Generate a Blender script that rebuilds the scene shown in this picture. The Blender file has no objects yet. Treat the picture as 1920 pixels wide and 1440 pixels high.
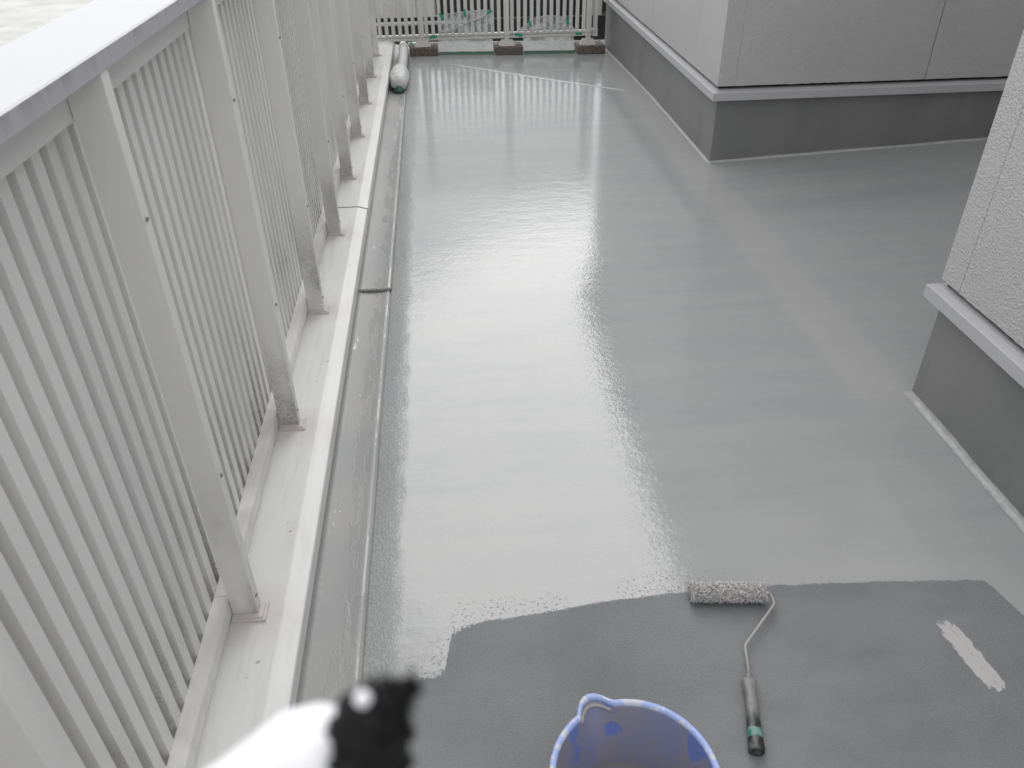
import bpy, bmesh, math, random
from mathutils import Vector, Matrix, noise as mnoise
random.seed(7)
sc = bpy.context.scene
C = sc.collection
PI = math.pi

# ------------------------------------------------------------------ camera
cam_data = bpy.data.cameras.new('camera')
cam = bpy.data.objects.new('camera', cam_data); C.objects.link(cam)
cs, cu, cw = Vector((.9966,-.0807,-.0118)), Vector((.0599,.5636,.8228)), Vector((.0664,.8201,-.5684))
p_, y_, r_ = .60450, .0808, -.0143
cw = Vector((math.sin(y_)*math.cos(p_), math.cos(y_)*math.cos(p_), -math.sin(p_)))
s0 = Vector((math.cos(y_), -math.sin(y_), 0)); u0 = s0.cross(cw)
cs = s0*math.cos(r_) + u0*math.sin(r_); cu = u0*math.cos(r_) - s0*math.sin(r_)
M = Matrix((( cs.x, cu.x, -cw.x), (cs.y, cu.y, -cw.y), (cs.z, cu.z, -cw.z))).to_4x4()
M.translation = Vector((0, 0, 1.45))
cam.matrix_world = M
cam_data.sensor_width = 36.0
cam_data.lens = 1488.14/1920*36
cam_data.clip_start = .02; cam_data.clip_end = 3000
cam_data.dof.use_dof = True
cam_data.dof.focus_distance = 2.6
cam_data.dof.aperture_fstop = 9.0
sc.camera = cam

# ------------------------------------------------------------------ sky and light
SUN_EL, SUN_AZ = math.radians(40), math.radians(12)       # a veiled sun ahead, slightly right (azimuth from +Y towards +X)
world = bpy.data.worlds.new('World'); sc.world = world; world.use_nodes = True
wn, wl = world.node_tree.nodes, world.node_tree.links
wn.clear()
wo = wn.new('ShaderNodeOutputWorld'); bg = wn.new('ShaderNodeBackground')
sky = wn.new('ShaderNodeTexSky'); sky.sky_type = 'NISHITA'; sky.sun_disc = False
sky.sun_elevation = SUN_EL; sky.sun_rotation = SUN_AZ
hs = wn.new('ShaderNodeHueSaturation'); hs.inputs['Saturation'].default_value = .22
wl.new(sky.outputs[0], hs.inputs['Color'])
tc = wn.new('ShaderNodeTexCoord')
dot = wn.new('ShaderNodeVectorMath'); dot.operation = 'DOT_PRODUCT'
sd = Vector((math.sin(SUN_AZ)*math.cos(SUN_EL), math.cos(SUN_AZ)*math.cos(SUN_EL), math.sin(SUN_EL)))
dot.inputs[1].default_value = sd
wl.new(tc.outputs['Generated'], dot.inputs[0])
mr = wn.new('ShaderNodeMapRange'); mr.interpolation_type = 'SMOOTHERSTEP'
mr.inputs['From Min'].default_value = .1; mr.inputs['From Max'].default_value = 1.0
mr.inputs['To Min'].default_value = 10.8; mr.inputs['To Max'].default_value = 14.8
wl.new(dot.outputs['Value'], mr.inputs['Value'])
cm = wn.new('ShaderNodeCombineColor')
for i, k in enumerate((1.0, .998, 1.012)):
    mm = wn.new('ShaderNodeMath'); mm.operation = 'MULTIPLY'; mm.inputs[1].default_value = k
    wl.new(mr.outputs[0], mm.inputs[0]); wl.new(mm.outputs[0], cm.inputs[i])
mx = wn.new('ShaderNodeMix'); mx.data_type = 'RGBA'; mx.inputs[0].default_value = .85
wl.new(hs.outputs[0], mx.inputs[6]); wl.new(cm.outputs[0], mx.inputs[7])
wl.new(mx.outputs[2], bg.inputs['Color']); bg.inputs['Strength'].default_value = .1
wl.new(bg.outputs[0], wo.inputs[0])

sun_d = bpy.data.lights.new('sun', 'SUN'); sun_d.energy = .8; sun_d.angle = math.radians(35); sun_d.color = (1, .985, .96)
sun = bpy.data.objects.new('sun', sun_d); C.objects.link(sun)
sun.rotation_euler = (-sd).to_track_quat('-Z', 'Y').to_euler(); sun.location = (0, 0, 12)

sc.view_settings.view_transform = 'Standard'; sc.view_settings.look = 'None'
sc.view_settings.gamma = 1; sc.view_settings.use_curve_mapping = False
sc.view_settings.exposure = 0.15

# ------------------------------------------------------------------ node helpers
class Mat:
    def __init__(s, name, base=(.5,.5,.5), rough=.5, metal=0, ior=1.5):
        s.m = bpy.data.materials.new(name); s.m.use_nodes = True
        s.n, s.l = s.m.node_tree.nodes, s.m.node_tree.links
        s.b = s.n['Principled BSDF']
        s.b.inputs['Base Color'].default_value = (*base, 1); s.b.inputs['Roughness'].default_value = rough
        s.b.inputs['Metallic'].default_value = metal; s.b.inputs['IOR'].default_value = ior
        s.g = s.n.new('ShaderNodeNewGeometry'); s.pos = s.g.outputs['Position']
    def sep(s):
        x = s.n.new('ShaderNodeSeparateXYZ'); s.l.new(s.pos, x.inputs[0]); return x.outputs
    def _in(s, sock, v):
        if hasattr(v, 'node'): s.l.new(v, sock)
        elif isinstance(v, tuple) and len(v) == 3 and sock.type == 'RGBA': sock.default_value = (*v, 1)
        else: sock.default_value = v
    def math(s, op, a, b=0.0, c=None, clamp=False):
        x = s.n.new('ShaderNodeMath'); x.operation = op; x.use_clamp = clamp
        s._in(x.inputs[0], a); s._in(x.inputs[1], b)
        if c is not None: s._in(x.inputs[2], c)
        return x.outputs[0]
    def noise(s, scale, stretch=(1,1,1), detail=3, rough=.5, vec=None, rot=0, dist=0):
        mp = s.n.new('ShaderNodeMapping'); mp.inputs['Scale'].default_value = stretch
        mp.inputs['Rotation'].default_value = (0, 0, rot)
        s.l.new(vec or s.pos, mp.inputs[0])
        t = s.n.new('ShaderNodeTexNoise'); t.inputs['Scale'].default_value = scale
        t.inputs['Detail'].default_value = detail; t.inputs['Roughness'].default_value = rough
        t.inputs['Distortion'].default_value = dist
        s.l.new(mp.outputs[0], t.inputs['Vector']); return t.outputs[0]
    def ramp(s, v, a, b, lo=0.0, hi=1.0, smooth=True):
        x = s.n.new('ShaderNodeMapRange'); x.interpolation_type = 'SMOOTHSTEP' if smooth else 'LINEAR'
        s._in(x.inputs['Value'], v); s._in(x.inputs['From Min'], a); s._in(x.inputs['From Max'], b)
        x.inputs['To Min'].default_value = lo; x.inputs['To Max'].default_value = hi
        return x.outputs[0]
    def mix(s, f, a, b):
        x = s.n.new('ShaderNodeMix'); x.data_type = 'RGBA'
        s._in(x.inputs[0], f); s._in(x.inputs[6], a); s._in(x.inputs[7], b); return x.outputs[2]
    def fmix(s, f, a, b):
        x = s.n.new('ShaderNodeMix'); x.data_type = 'FLOAT'
        s._in(x.inputs[0], f); s._in(x.inputs[2], a); s._in(x.inputs[3], b); return x.outputs[0]
    def bump(s, h, dist, strength=1.0):
        x = s.n.new('ShaderNodeBump'); x.inputs['Distance'].default_value = dist
        s._in(x.inputs['Strength'], strength); s._in(x.inputs['Height'], h)
        s.l.new(x.outputs[0], s.b.inputs['Normal']); return x
    def set(s, k, v): s._in(s.b.inputs[k], v)

# ---------------- painted aluminium of the railing (mildew low down)
def aluminium(name, base, grime=True, stain=False, rough=.42):
    m = Mat(name, base, rough); o = m.sep()
    n1 = m.noise(2.2, (1,1,.4), 4); c = m.mix(m.ramp(n1, .35, .7), base, tuple(v*.93 for v in base))
    fine = m.noise(420, detail=2); c = m.mix(m.ramp(fine, .2, .8, 0, .10), c, tuple(v*.75 for v in base))
    if grime:
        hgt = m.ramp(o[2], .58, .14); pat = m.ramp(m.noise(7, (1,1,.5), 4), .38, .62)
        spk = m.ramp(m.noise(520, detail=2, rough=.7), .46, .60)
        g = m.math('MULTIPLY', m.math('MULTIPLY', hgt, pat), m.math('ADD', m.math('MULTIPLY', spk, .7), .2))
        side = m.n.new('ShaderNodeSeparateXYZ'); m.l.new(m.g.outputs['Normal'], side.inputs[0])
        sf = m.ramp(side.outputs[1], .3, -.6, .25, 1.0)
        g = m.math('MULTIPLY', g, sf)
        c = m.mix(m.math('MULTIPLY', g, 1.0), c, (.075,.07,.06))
    if stain:
        yy = m.math('DIVIDE', m.math('SUBTRACT', o[1], 1.15), .6545)
        fr = m.math('MULTIPLY', m.math('SUBTRACT', m.math('FRACT', m.math('ADD', yy, .5)), .5), .6545)
        xx = m.math('SUBTRACT', o[0], -.462)
        d = m.math('SQRT', m.math('ADD', m.math('POWER', fr, 2.0), m.math('POWER', m.math('MULTIPLY', xx, .9), 2.0)))
        d = m.math('ADD', d, m.math('MULTIPLY', m.math('SUBTRACT', m.noise(30, detail=4), .5), .06))
        c = m.mix(m.ramp(d, .11, .03, 0, .3), c, (.50,.45,.38))
        sp = m.noise(55, detail=1); c = m.mix(m.ramp(sp, 0.77, .79, 0, .5), c, (.2,.18,.15))
        st = m.noise(9, (6,.6,1), 4); c = m.mix(m.ramp(st, .45, .8, 0, .28), c, (.48,.46,.42))
    m.set('Base Color', c)
    m.bump(m.noise(260, detail=2), .0006, .5)
    return m.m
M_alu = aluminium('ivory_painted_aluminium', (.84,.835,.82))
M_slat = aluminium('ivory_slat_aluminium', (.84,.836,.826))
M_cop = aluminium('coping_aluminium', (.765,.768,.76), grime=False, stain=True, rough=.38)
# cap: pale top, upright faces a darker base by normal, purple grey runs there
m = Mat('cap_aluminium', (.55,.555,.58), .35); o = m.sep()
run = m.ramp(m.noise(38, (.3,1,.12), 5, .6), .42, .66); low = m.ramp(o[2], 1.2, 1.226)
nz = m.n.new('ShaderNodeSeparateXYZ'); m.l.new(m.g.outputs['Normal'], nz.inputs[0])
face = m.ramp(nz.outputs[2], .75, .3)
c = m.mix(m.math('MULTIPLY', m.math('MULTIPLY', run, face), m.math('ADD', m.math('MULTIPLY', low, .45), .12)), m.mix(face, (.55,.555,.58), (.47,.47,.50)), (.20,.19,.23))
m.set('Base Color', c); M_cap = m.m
M_screw = Mat('stainless_screw', (.35,.34,.32), .35, 1).m
M_dark = Mat('dark_gap', (.02,.02,.02), .8).m

# ---------------- floor coating
def floor_height(x, y):
    d = ((x-1.22)*.629 + (y-5.57)*.777)
    z = -.030*max(0, d)
    if x > 1.4: z += .043*(x-1.4)*min(1, max(0, (y-1.9)/1.2))
    return z
m = Mat('urethane_floor_coating', (.34,.35,.345), .12); o = m.sep(); X, Y = o[0], o[1]
wob = m.math('ADD', m.math('MULTIPLY', m.math('SUBTRACT', m.noise(140, detail=3, rough=.6), .5), .030),
             m.math('MULTIPLY', m.math('SUBTRACT', m.noise(17, detail=2), .5), .022))
fc = m.n.new('ShaderNodeFloatCurve'); cv = fc.mapping.curves[0]
pts = [(-.5,.98),(-.226,1.008),(-.09,1.03),(-.062,1.05),(-.050,1.145),(-.02,1.160),(.135,1.172),(.3,1.192),(.5,1.202),(.7,1.202),(1.0,1.185),(1.203,1.168),(1.218,1.10),(1.25,.98),(1.30,.85),(1.6,.7)]
nx = lambda v: (v+.5)/2.1
for i, (px, py) in enumerate(pts):
    if i == 0: q = cv.points[0]; q.location = (nx(px), py/2)
    elif i == len(pts)-1: q = cv.points[-1]; q.location = (nx(px), py/2)
for (px, py) in pts[1:-1]: cv.points.new(nx(px), py/2)
for q in cv.points: q.handle_type = 'VECTOR'
fc.mapping.update()
m.l.new(m.math('DIVIDE', m.math('ADD', X, .5), 2.1), fc.inputs['Value'])
edge = m.math('MULTIPLY', fc.outputs[0], 2.0)
wobl = m.ramp(X, -.02, .02, 1.6, .55)                     # rougher edge on the left cut-in
dy = m.math('SUBTRACT', Y, m.math('ADD', edge, m.math('MULTIPLY', wob, wobl)))
wet = m.ramp(dy, -.002, .003)
# stray stroke
ex = m.math('SUBTRACT', X, m.math('ADD', 1.053, m.math('MULTIPLY', m.math('SUBTRACT', Y, .98), -.13)))
ey = m.math('SUBTRACT', Y, .978)
dd = m.math('ADD', m.math('ADD', m.math('POWER', m.math('DIVIDE', m.math('ABSOLUTE', ex), .024), 3.0), m.math('POWER', m.math('DIVIDE', m.math('ABSOLUTE', ey), .088), 4.0)),
            m.math('MULTIPLY', m.math('SUBTRACT', m.noise(120, (1,.5,1), 4, .65), .5), 2.6))
stroke = m.ramp(dd, 1.12, .88)
inner = m.ramp(m.math('ADD', m.math('MULTIPLY', m.math('ABSOLUTE', m.math('SUBTRACT', ex, .004)), 40), m.math('MULTIPLY', m.noise(150, (1,.35,1), 2), 1.3)), .62, .5)
wetall = m.math('MAXIMUM', wet, stroke)
# colours
big = m.noise(1.6, (1,1.6,1), 4, .55); streak = m.noise(5.5, (.22,1.6,1), 5, .6, rot=.08); streak2 = m.noise(8, (.25,2.2,1), 4, .55, rot=-.18)
cwet = m.mix(m.ramp(big, .35, .65), (.386,.403,.405), (.420,.430,.427))
cwet = m.mix(m.ramp(streak, .38, .62, 0, .55), cwet, (.445,.452,.446))
cwet = m.mix(m.ramp(streak2, .50, .72, 0, .3), cwet, (.356,.374,.380))
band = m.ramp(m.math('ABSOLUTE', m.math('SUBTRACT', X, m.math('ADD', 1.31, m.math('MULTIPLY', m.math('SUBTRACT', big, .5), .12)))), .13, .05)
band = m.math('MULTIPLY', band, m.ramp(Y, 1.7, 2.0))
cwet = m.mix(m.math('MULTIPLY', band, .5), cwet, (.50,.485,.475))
cwet = m.mix(m.ramp(m.noise(240, (1,.8,1), 2, .6), .35, .68, 0, .16), cwet, (.20,.215,.22))
nearw = m.ramp(m.math('ADD', dy, m.math('MULTIPLY', m.math('SUBTRACT', m.noise(4), .5), .3)), .75, .0)   # thick fresh paint by the lap edge
cwet = m.mix(m.math('MULTIPLY', nearw, .35), cwet, (.475,.475,.46))
# stipple where the lap is thin
stp = m.ramp(m.noise(150, (1,1,1), 3, .6), .60, .66)
lap = m.math('MULTIPLY', m.ramp(dy, .085, .03), m.ramp(X, .75, .5)); lap = m.math('MULTIPLY', lap, m.ramp(m.noise(6), .40, .52))
cwet = m.mix(m.math('MULTIPLY', m.math('MULTIPLY', stp, lap), .8), cwet, (.20,.215,.22))
# brushed-in margin along the channel
marg = m.ramp(m.math('ADD', X, m.math('MULTIPLY', m.math('SUBTRACT', m.noise(22, (1,.6,1), 3), .5), .05)), -.150, -.185)
mst = m.ramp(m.noise(170, (1,.5,1), 3, .6), .44, .58)
cwet = m.mix(m.math('MULTIPLY', marg, m.fmix(mst, .6, .1)), cwet, (.30,.32,.32))
cdry = m.mix(m.ramp(m.noise(3, detail=4), .35, .65), (.228,.243,.249), (.272,.286,.291))
cdry = m.mix(m.ramp(m.noise(330, detail=2, rough=.6), .42, .68, 0, .5), cdry, (.13,.14,.145))
cdry = m.mix(m.ramp(m.noise(1.7, (1,2,1), 5, .6, rot=.8), .45, .65, 0, .5), cdry, (.31,.312,.31))
cstroke = m.mix(inner, (.56,.545,.535), (.42,.415,.41))
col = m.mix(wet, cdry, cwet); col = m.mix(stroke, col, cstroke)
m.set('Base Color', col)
rw = m.math('ADD', m.ramp(streak, .35, .7, .035, .085), m.math('MULTIPLY', marg, .10))
m.set('Roughness', m.fmix(wetall, m.ramp(m.noise(200), .3, .7, .38, .55), rw))
m.set('IOR', m.fmix(wetall, 1.45, 1.47))
# relief
fine = m.noise(210, detail=2, rough=.5); mid = m.noise(60, (1,1,1), 2, rot=.6); dia = m.noise(85, (.35,1.5,1), 3, .5, rot=-.7)
roll = m.noise(26, (.14,1.7,1), 3, .5, rot=.06)
hw = m.math('ADD', m.math('MULTIPLY', fine, .20), m.math('ADD', m.math('MULTIPLY', dia, .22), m.math('MULTIPLY', roll, .22)))
hw = m.math('ADD', hw, m.math('MULTIPLY', m.noise(75, (1,.8,1), 1, .4), .34))
hw = m.math('ADD', hw, m.math('MULTIPLY', m.noise(13, (.9,1.5,1), 2, .5), .8))
hw = m.math('ADD', hw, m.math('MULTIPLY', m.math('MULTIPLY', marg, mst), .9))
hw = m.math('ADD', hw, m.math('MULTIPLY', m.math('MULTIPLY', stp, lap), -1.0))
hd = m.math('MULTIPLY', m.noise(360, (1,1,1), 3, .6), 3.0)
h = m.math('ADD', m.fmix(wetall, hd, hw), m.math('MULTIPLY', wetall, 1.6))
m.bump(h, .0008, 1.0)
M_floor = m.m
# channel
m = Mat('channel_coating', (.30,.305,.30), .3); o = m.sep()
pud = m.math('ADD', m.noise(11, (1.6,.55,1), 5, .68), m.ramp(m.math('ABSOLUTE', m.math('ADD', o[0], .272)), .06, .01, -.05, .10))
wetp = m.ramp(pud, .575, .60)
c = m.mix(m.ramp(m.noise(2.5, detail=4), .3, .7), (.325,.335,.332), (.390,.386,.378))
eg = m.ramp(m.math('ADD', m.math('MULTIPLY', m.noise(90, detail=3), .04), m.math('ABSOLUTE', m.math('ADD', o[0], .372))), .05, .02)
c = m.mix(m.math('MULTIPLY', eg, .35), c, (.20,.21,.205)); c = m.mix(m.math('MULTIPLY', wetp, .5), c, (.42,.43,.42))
m.set('Base Color', c); m.set('Roughness', m.fmix(wetp, .42, .12))
m.bump(m.math('ADD', m.math('MULTIPLY', m.noise(170, detail=2), .5), m.math('MULTIPLY', wetp, .5)), .0008, .9)
M_chan = m.m
# plinth coating
m = Mat('plinth_coating', (.17,.175,.175), .42)
n1 = m.noise(3, (1,1,.35), 4); c = m.mix(m.ramp(n1, .3, .7), (.215,.218,.218), (.268,.268,.264)); c = m.mix(m.ramp(m.noise(9, (2.5,2.5,.25), 5, .6), .45, .7, 0, .2), c, (.24,.238,.232))
m.set('Base Color', c); m.bump(m.noise(170, detail=3), .0020, .9); M_plinth = m.m
m = Mat('wet_cove', (.46,.465,.455), .16); m.bump(m.noise(120, detail=3), .002, .9)
c = m.mix(m.ramp(m.noise(40, detail=3), .4, .7), (.50,.505,.495), (.42,.425,.42)); m.set('Base Color', c); M_cove = m.m
# stucco siding
m = Mat('stucco_siding', (.42,.415,.42), .6)
blob = m.ramp(m.noise(150, (1,1,1), 2, .5), .40, .72); fn = m.noise(420, detail=2)
c = m.mix(m.ramp(m.noise(1.5), .3, .7), (.585,.572,.568), (.625,.612,.608)); c = m.mix(m.math('MULTIPLY', blob, .2), c, (.66,.645,.64))
m.set('Base Color', c)
m.bump(m.math('ADD', blob, m.math('MULTIPLY', fn, .25)), .0028, 1); M_stucco = m.m
M_trim = Mat('grey_drip_trim', (.54,.54,.55), .38).m
M_soffit = Mat('soffit', (.30,.29,.30), .7).m
# concrete block
m = Mat('weathered_block', (.2,.17,.15), .9)
v = m.noise(90, detail=5, rough=.7); c = m.mix(m.ramp(v, .35, .65), (.045,.038,.032), (.26,.225,.20))
c = m.mix(m.ramp(m.noise(240, detail=2), .6, .7), c, (.36,.33,.30)); m.set('Base Color', c); m.bump(v, .006, 1); M_block = m.m
M_plate = Mat('pinkish_grey_plate', (.60,.565,.545), .5).m
M_foot = Mat('beige_plastic_foot', (.62,.60,.57), .5).m
M_fence = aluminium('fence_aluminium', (.72,.717,.70), grime=False)
M_green = Mat('green_masking_tape', (.0,.33,.20), .5).m
M_greenfilm = Mat('green_film_edge', (.06,.15,.10), .35).m
# plastic film
def film(name, alpha, col, rough=.25):
    m = Mat(name, col, rough); tr = m.n.new('ShaderNodeBsdfTransparent'); mxs = m.n.new('ShaderNodeMixShader')
    cr = m.ramp(m.noise(13, (1,1,1.3), 3, .5, rot=.5, dist=.6), .35, .68, alpha*.6, min(1, alpha*1.5))
    m.l.new(cr, mxs.inputs[0]); m.l.new(tr.outputs[0], mxs.inputs[1]); m.l.new(m.b.outputs[0], mxs.inputs[2])
    m.l.new(mxs.outputs[0], m.n['Material Output'].inputs[0]); m.bump(m.noise(22, (1.6,1,.5), 2, rot=.4), .006, .5); return m.m
M_film = film('clear_plastic_film', .5, (.78,.79,.80))
M_sheet = film('milky_plastic_sheet', .85, (.62,.63,.62))
m = Mat('white_plastic_wrap', (.74,.75,.74), .32); m.bump(m.noise(45, (1,.35,1), 4, dist=1), .012, .8); M_wrap = m.m
M_cable = Mat('black_cable', (.02,.02,.02), .4).m
# distant
m = Mat('pale_concrete_ground', (.5,.5,.48), .85)
c = m.mix(m.ramp(m.noise(.8, detail=5), .3, .7), (.50,.51,.48), (.62,.62,.60)); c = m.mix(m.ramp(m.noise(5, detail=1), .78, .8), c, (.2,.2,.2)); m.set('Base Color', c); M_ground = m.m
m = Mat('outer_wall_paint', (.45,.45,.44), .8); M_outer = m.m
m = Mat('ribbed_pale_sheet', (.50,.50,.49), .5); c = m.mix(m.ramp(m.noise(3, (4,1,.2), 4), .35, .7), (.50,.50,.49), (.36,.35,.34)); m.set('Base Color', c); M_rib = m.m
m = Mat('dark_cladding', (.010,.0105,.012), .5); M_clad = m.m
# bucket
m = Mat('blue_bucket_plastic', (.16,.26,.70), .38); o = m.sep()
pn = m.noise(15, (1,1,.45), 4, .5, dist=.5); pn2 = m.noise(60, detail=3)
lowp = m.ramp(o[2], .20, .10, 0, .16)
res = m.ramp(m.math('ADD', pn, lowp), .475, .53); thin = m.ramp(m.noise(23, (1,1,.3), 3), .3, .7, .55, .95)
c = m.mix(m.ramp(m.noise(6), .3, .7), (.19,.27,.66), (.26,.35,.74))
c = m.mix(m.math('MULTIPLY', res, thin), c, (.40,.375,.375))
rim = m.ramp(o[2], .2125, .2150); chip = m.ramp(m.noise(32, (1,1,1), 3, .6), .50, .56)
c = m.mix(rim, c, m.mix(m.math('MULTIPLY', chip, .85), (.40,.50,.86), (.68,.68,.72)))
m.set('Base Color', c); m.set('Roughness', m.fmix(res, .32, .5)); m.bump(m.math('ADD', pn2, res), .001, .6); M_bucket = m.m
m = Mat('grey_paint_liquid', (.27,.26,.255), .14); M_paint = m.m
# roller
m = Mat('paint_soaked_nap', (.36,.345,.335), .5); c = m.mix(m.ramp(m.noise(160), .35, .65), (.52,.51,.50), (.74,.725,.715)); m.set('Base Color', c); M_nap = m.m
m = Mat('painted_wire', (.44,.42,.40), .4); M_wire = m.m
m = Mat('paint_smeared_handle', (.2,.2,.19), .4); o = m.sep()
g = m.ramp(m.math('ADD', o[1], m.math('MULTIPLY', m.noise(60, (1,.4,1), 4), .06)), .880, .925)
c = m.mix(g, m.mix(m.ramp(m.noise(90, (1,.3,1), 4), .46, .66), (.025,.03,.028), (.15,.155,.15)), (.27,.265,.255))
c = m.mix(m.ramp(m.noise(120, (1,.4,1), 3), .55, .66, 0, .45), c, (.08,.08,.075)); m.set('Base Color', c); m.bump(m.noise(150, detail=3), .0015, .6); M_handle = m.m
m = Mat('green_handle_band', (.06,.24,.18), .4); c = m.mix(m.ramp(m.noise(90, detail=4), .4, .6), (.05,.22,.16), (.22,.33,.29)); m.set('Base Color', c); M_hband = m.m
M_white = Mat('white_cloth', (.90,.90,.92), .9).m
M_fur = Mat('black_fuzz', (.006,.006,.007), .9).m

# ------------------------------------------------------------------ mesh helpers
def obj(name, bm, mat, parent=None, smooth=False, bevel=0, seg=1):
    if bevel:
        es = [e for e in bm.edges if len(e.link_faces) == 2 and e.calc_face_angle(0) > .5]
        bmesh.ops.bevel(bm, geom=es, offset=bevel, segments=seg, affect='EDGES', profile=.5)
    bmesh.ops.recalc_face_normals(bm, faces=bm.faces)
    me = bpy.data.meshes.new(name); bm.to_mesh(me); bm.free()
    if smooth:
        for p in me.polygons: p.use_smooth = True
    me.materials.append(mat)
    o = bpy.data.objects.new(name, me); C.objects.link(o)
    if parent: o.parent = parent
    return o
def inst(name, src, parent, loc):
    o = src.copy(); o.name = name; C.objects.link(o); o.location = loc; o.parent = parent; return o
def box(bm, x0, x1, y0, y1, z0, z1):
    v = [bm.verts.new((x, y, z)) for z in (z0, z1) for y in (y0, y1) for x in (x0, x1)]
    for f in ((0,1,3,2),(4,6,7,5),(0,4,5,1),(2,3,7,6),(0,2,6,4),(1,5,7,3)): bm.faces.new([v[i] for i in f])
    return bm
def B(*a): return box(bmesh.new(), *a)
def prism(bm, prof, y0, y1, steps=1):                  # profile (x, z) extruded along y
    rows = []
    for k in range(steps+1):
        y = y0+(y1-y0)*k/steps; rows.append([bm.verts.new((x, y, z)) for x, z in prof])
    n = len(prof)
    for a, b in zip(rows, rows[1:]):
        for i in range(n): bm.faces.new((a[i], a[(i+1)%n], b[(i+1)%n], b[i]))
    bm.faces.new(rows[0]); bm.faces.new(rows[-1][::-1]); return bm
def tube(bm, pts, rad, n=12, cap=True):
    rows = []; pts = [Vector(p) for p in pts]; up = Vector((0,0,1))
    for i, p in enumerate(pts):
        a = pts[max(0, i-1)]; b = pts[min(len(pts)-1, i+1)]; d = (b-a).normalized()
        u = d.cross(up);  u = u.normalized() if u.length > 1e-4 else Vector((1,0,0)); w = u.cross(d)
        r = rad[i] if isinstance(rad, (list, tuple)) else rad
        rx, rz = r if isinstance(r, tuple) else (r, r)
        rows.append([bm.verts.new(p + u*math.cos(2*PI*k/n)*rx + w*math.sin(2*PI*k/n)*rz) for k in range(n)])
    for a, b in zip(rows, rows[1:]):
        for k in range(n): bm.faces.new((a[k], a[(k+1)%n], b[(k+1)%n], b[k]))
    if cap: bm.faces.new(rows[0][::-1]); bm.faces.new(rows[-1])
    return bm
def tag(o, label=None, cat=None, group=None, kind=None):
    if label: o['label'] = label
    if cat: o['category'] = cat
    if group: o['group'] = group
    if kind: o['kind'] = kind
    return o
def empty(name, loc, label, cat, group=None):
    o = bpy.data.objects.new(name, None); C.objects.link(o); o.location = loc
    return tag(o, label, cat, group)
def childify(root):                                     # parts are modelled in world space: keep them there
    bpy.context.view_layer.update()
    inv = Matrix.Translation(root.location).inverted()
    for c in root.children: c.matrix_parent_inverse = inv
# ------------------------------------------------------------------ setting
bm = bmesh.new(); box(bm, -900, 900, -900, 900, -3.6, -3.5)
tag(obj('ground', bm, M_ground), kind='structure')

bm = bmesh.new(); GX = [-.236 + i*.06 for i in range(75)]; GY = [-2.6 + j*.06 for j in range(168)]
V = [[bm.verts.new((x, y, floor_height(x, y))) for x in GX] for y in GY]
for j in range(len(GY)-1):
    for i in range(len(GX)-1): bm.faces.new((V[j][i], V[j][i+1], V[j+1][i+1], V[j+1][i]))
# rounded, slightly wavy lip towards the channel
prev = [r[0] for r in V]
for k, (dx, dz) in enumerate(((-.003,-.0012),(-.0055,-.004),(-.0065,-.009),(-.0068,-.024))):
    row = []
    for j, y in enumerate(GY):
        wv = mnoise.noise(Vector((0, y*1.7, 3)))*.004
        row.append(bm.verts.new((GX[0]+dx+wv, y, floor_height(GX[0], y)+dz)))
    for j in range(len(GY)-1): bm.faces.new((row[j], prev[j], prev[j+1], row[j+1]))
    prev = row
tag(obj('floor', bm, M_floor, smooth=True), kind='structure')

bm = bmesh.new()                                        # channel between floor and parapet, two lengths of lining that overlap
def strip(bm, y0, y1, dz, n):
    rows = []
    for k in range(n+1):
        y = y0+(y1-y0)*k/n
        rows.append([bm.verts.new((x, y, z+dz+mnoise.noise(Vector((x*9, y*2, 1)))*.0012)) for x, z in ((-.374,.075),(-.3735,.004),(-.368,-.006),(-.35,-.010),(-.31,-.012),(-.280,-.0120),(-.270,-.0105),(-.2610,-.0085),(-.2530,-.0080),(-.2480,-.0095),(-.2440,-.014),(-.232,-.012))])
    for a, b in zip(rows, rows[1:]):
        for i in range(len(a)-1): bm.faces.new((a[i], a[i+1], b[i+1], b[i]))
    return rows
strip(bm, -2.6, 2.790, .0035, 60); strip(bm, 2.642, 7.3, 0, 60)
o = obj('drain_channel', bm, M_chan, smooth=True); o['kind'] = 'structure'
bm = bmesh.new(); rr = random.Random(3)                 # frayed mesh edge at the lap
for k in range(60):
    x = -.366+.128*k/59; a = rr.uniform(-.004,.010); b = rr.uniform(.001,.006)
    tube(bm, [(x, 2.787, .0005), (x+rr.uniform(-.003,.003), 2.787+a, b), (x+rr.uniform(-.004,.004), 2.796+a, -.004)], .0009, 4)
box(bm, -.3655, -.24, 2.787, 2.793, -.0085, -.0035)
so = obj('lap_seam', bm, Mat('grey_seam_fibre', (.18,.185,.185), .7).m, parent=o)

# wet cove at the foot of the walls
def sweep(bm, prof, path, closed_prof=True):
    """prof: (outward offset, z); path: xy points with the open side on the left hand"""
    n = len(path); rows = []
    for i, p in enumerate(path):
        p = Vector(p); ns = []
        if i > 0: d = (p-Vector(path[i-1])).normalized(); ns.append(Vector((-d.y, d.x)))
        if i < n-1: d = (Vector(path[i+1])-p).normalized(); ns.append(Vector((-d.y, d.x)))
        if len(ns) == 2: b = (ns[0]+ns[1]); b = b/ (b.dot(ns[0]))
        else: b = ns[0]
        rows.append([bm.verts.new((p.x+b.x*q, p.y+b.y*q, z)) for q, z in prof])
    m_ = len(prof)
    for a, b in zip(rows, rows[1:]):
        for i in range(m_ if closed_prof else m_-1): bm.faces.new((a[i], a[(i+1)%m_], b[(i+1)%m_], b[i]))
    if closed_prof: bm.faces.new(rows[0]); bm.faces.new(rows[-1][::-1])
    return rows
WX, FY0, FY1, NY = 1.40, 4.046, 7.08, 1.90
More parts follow.
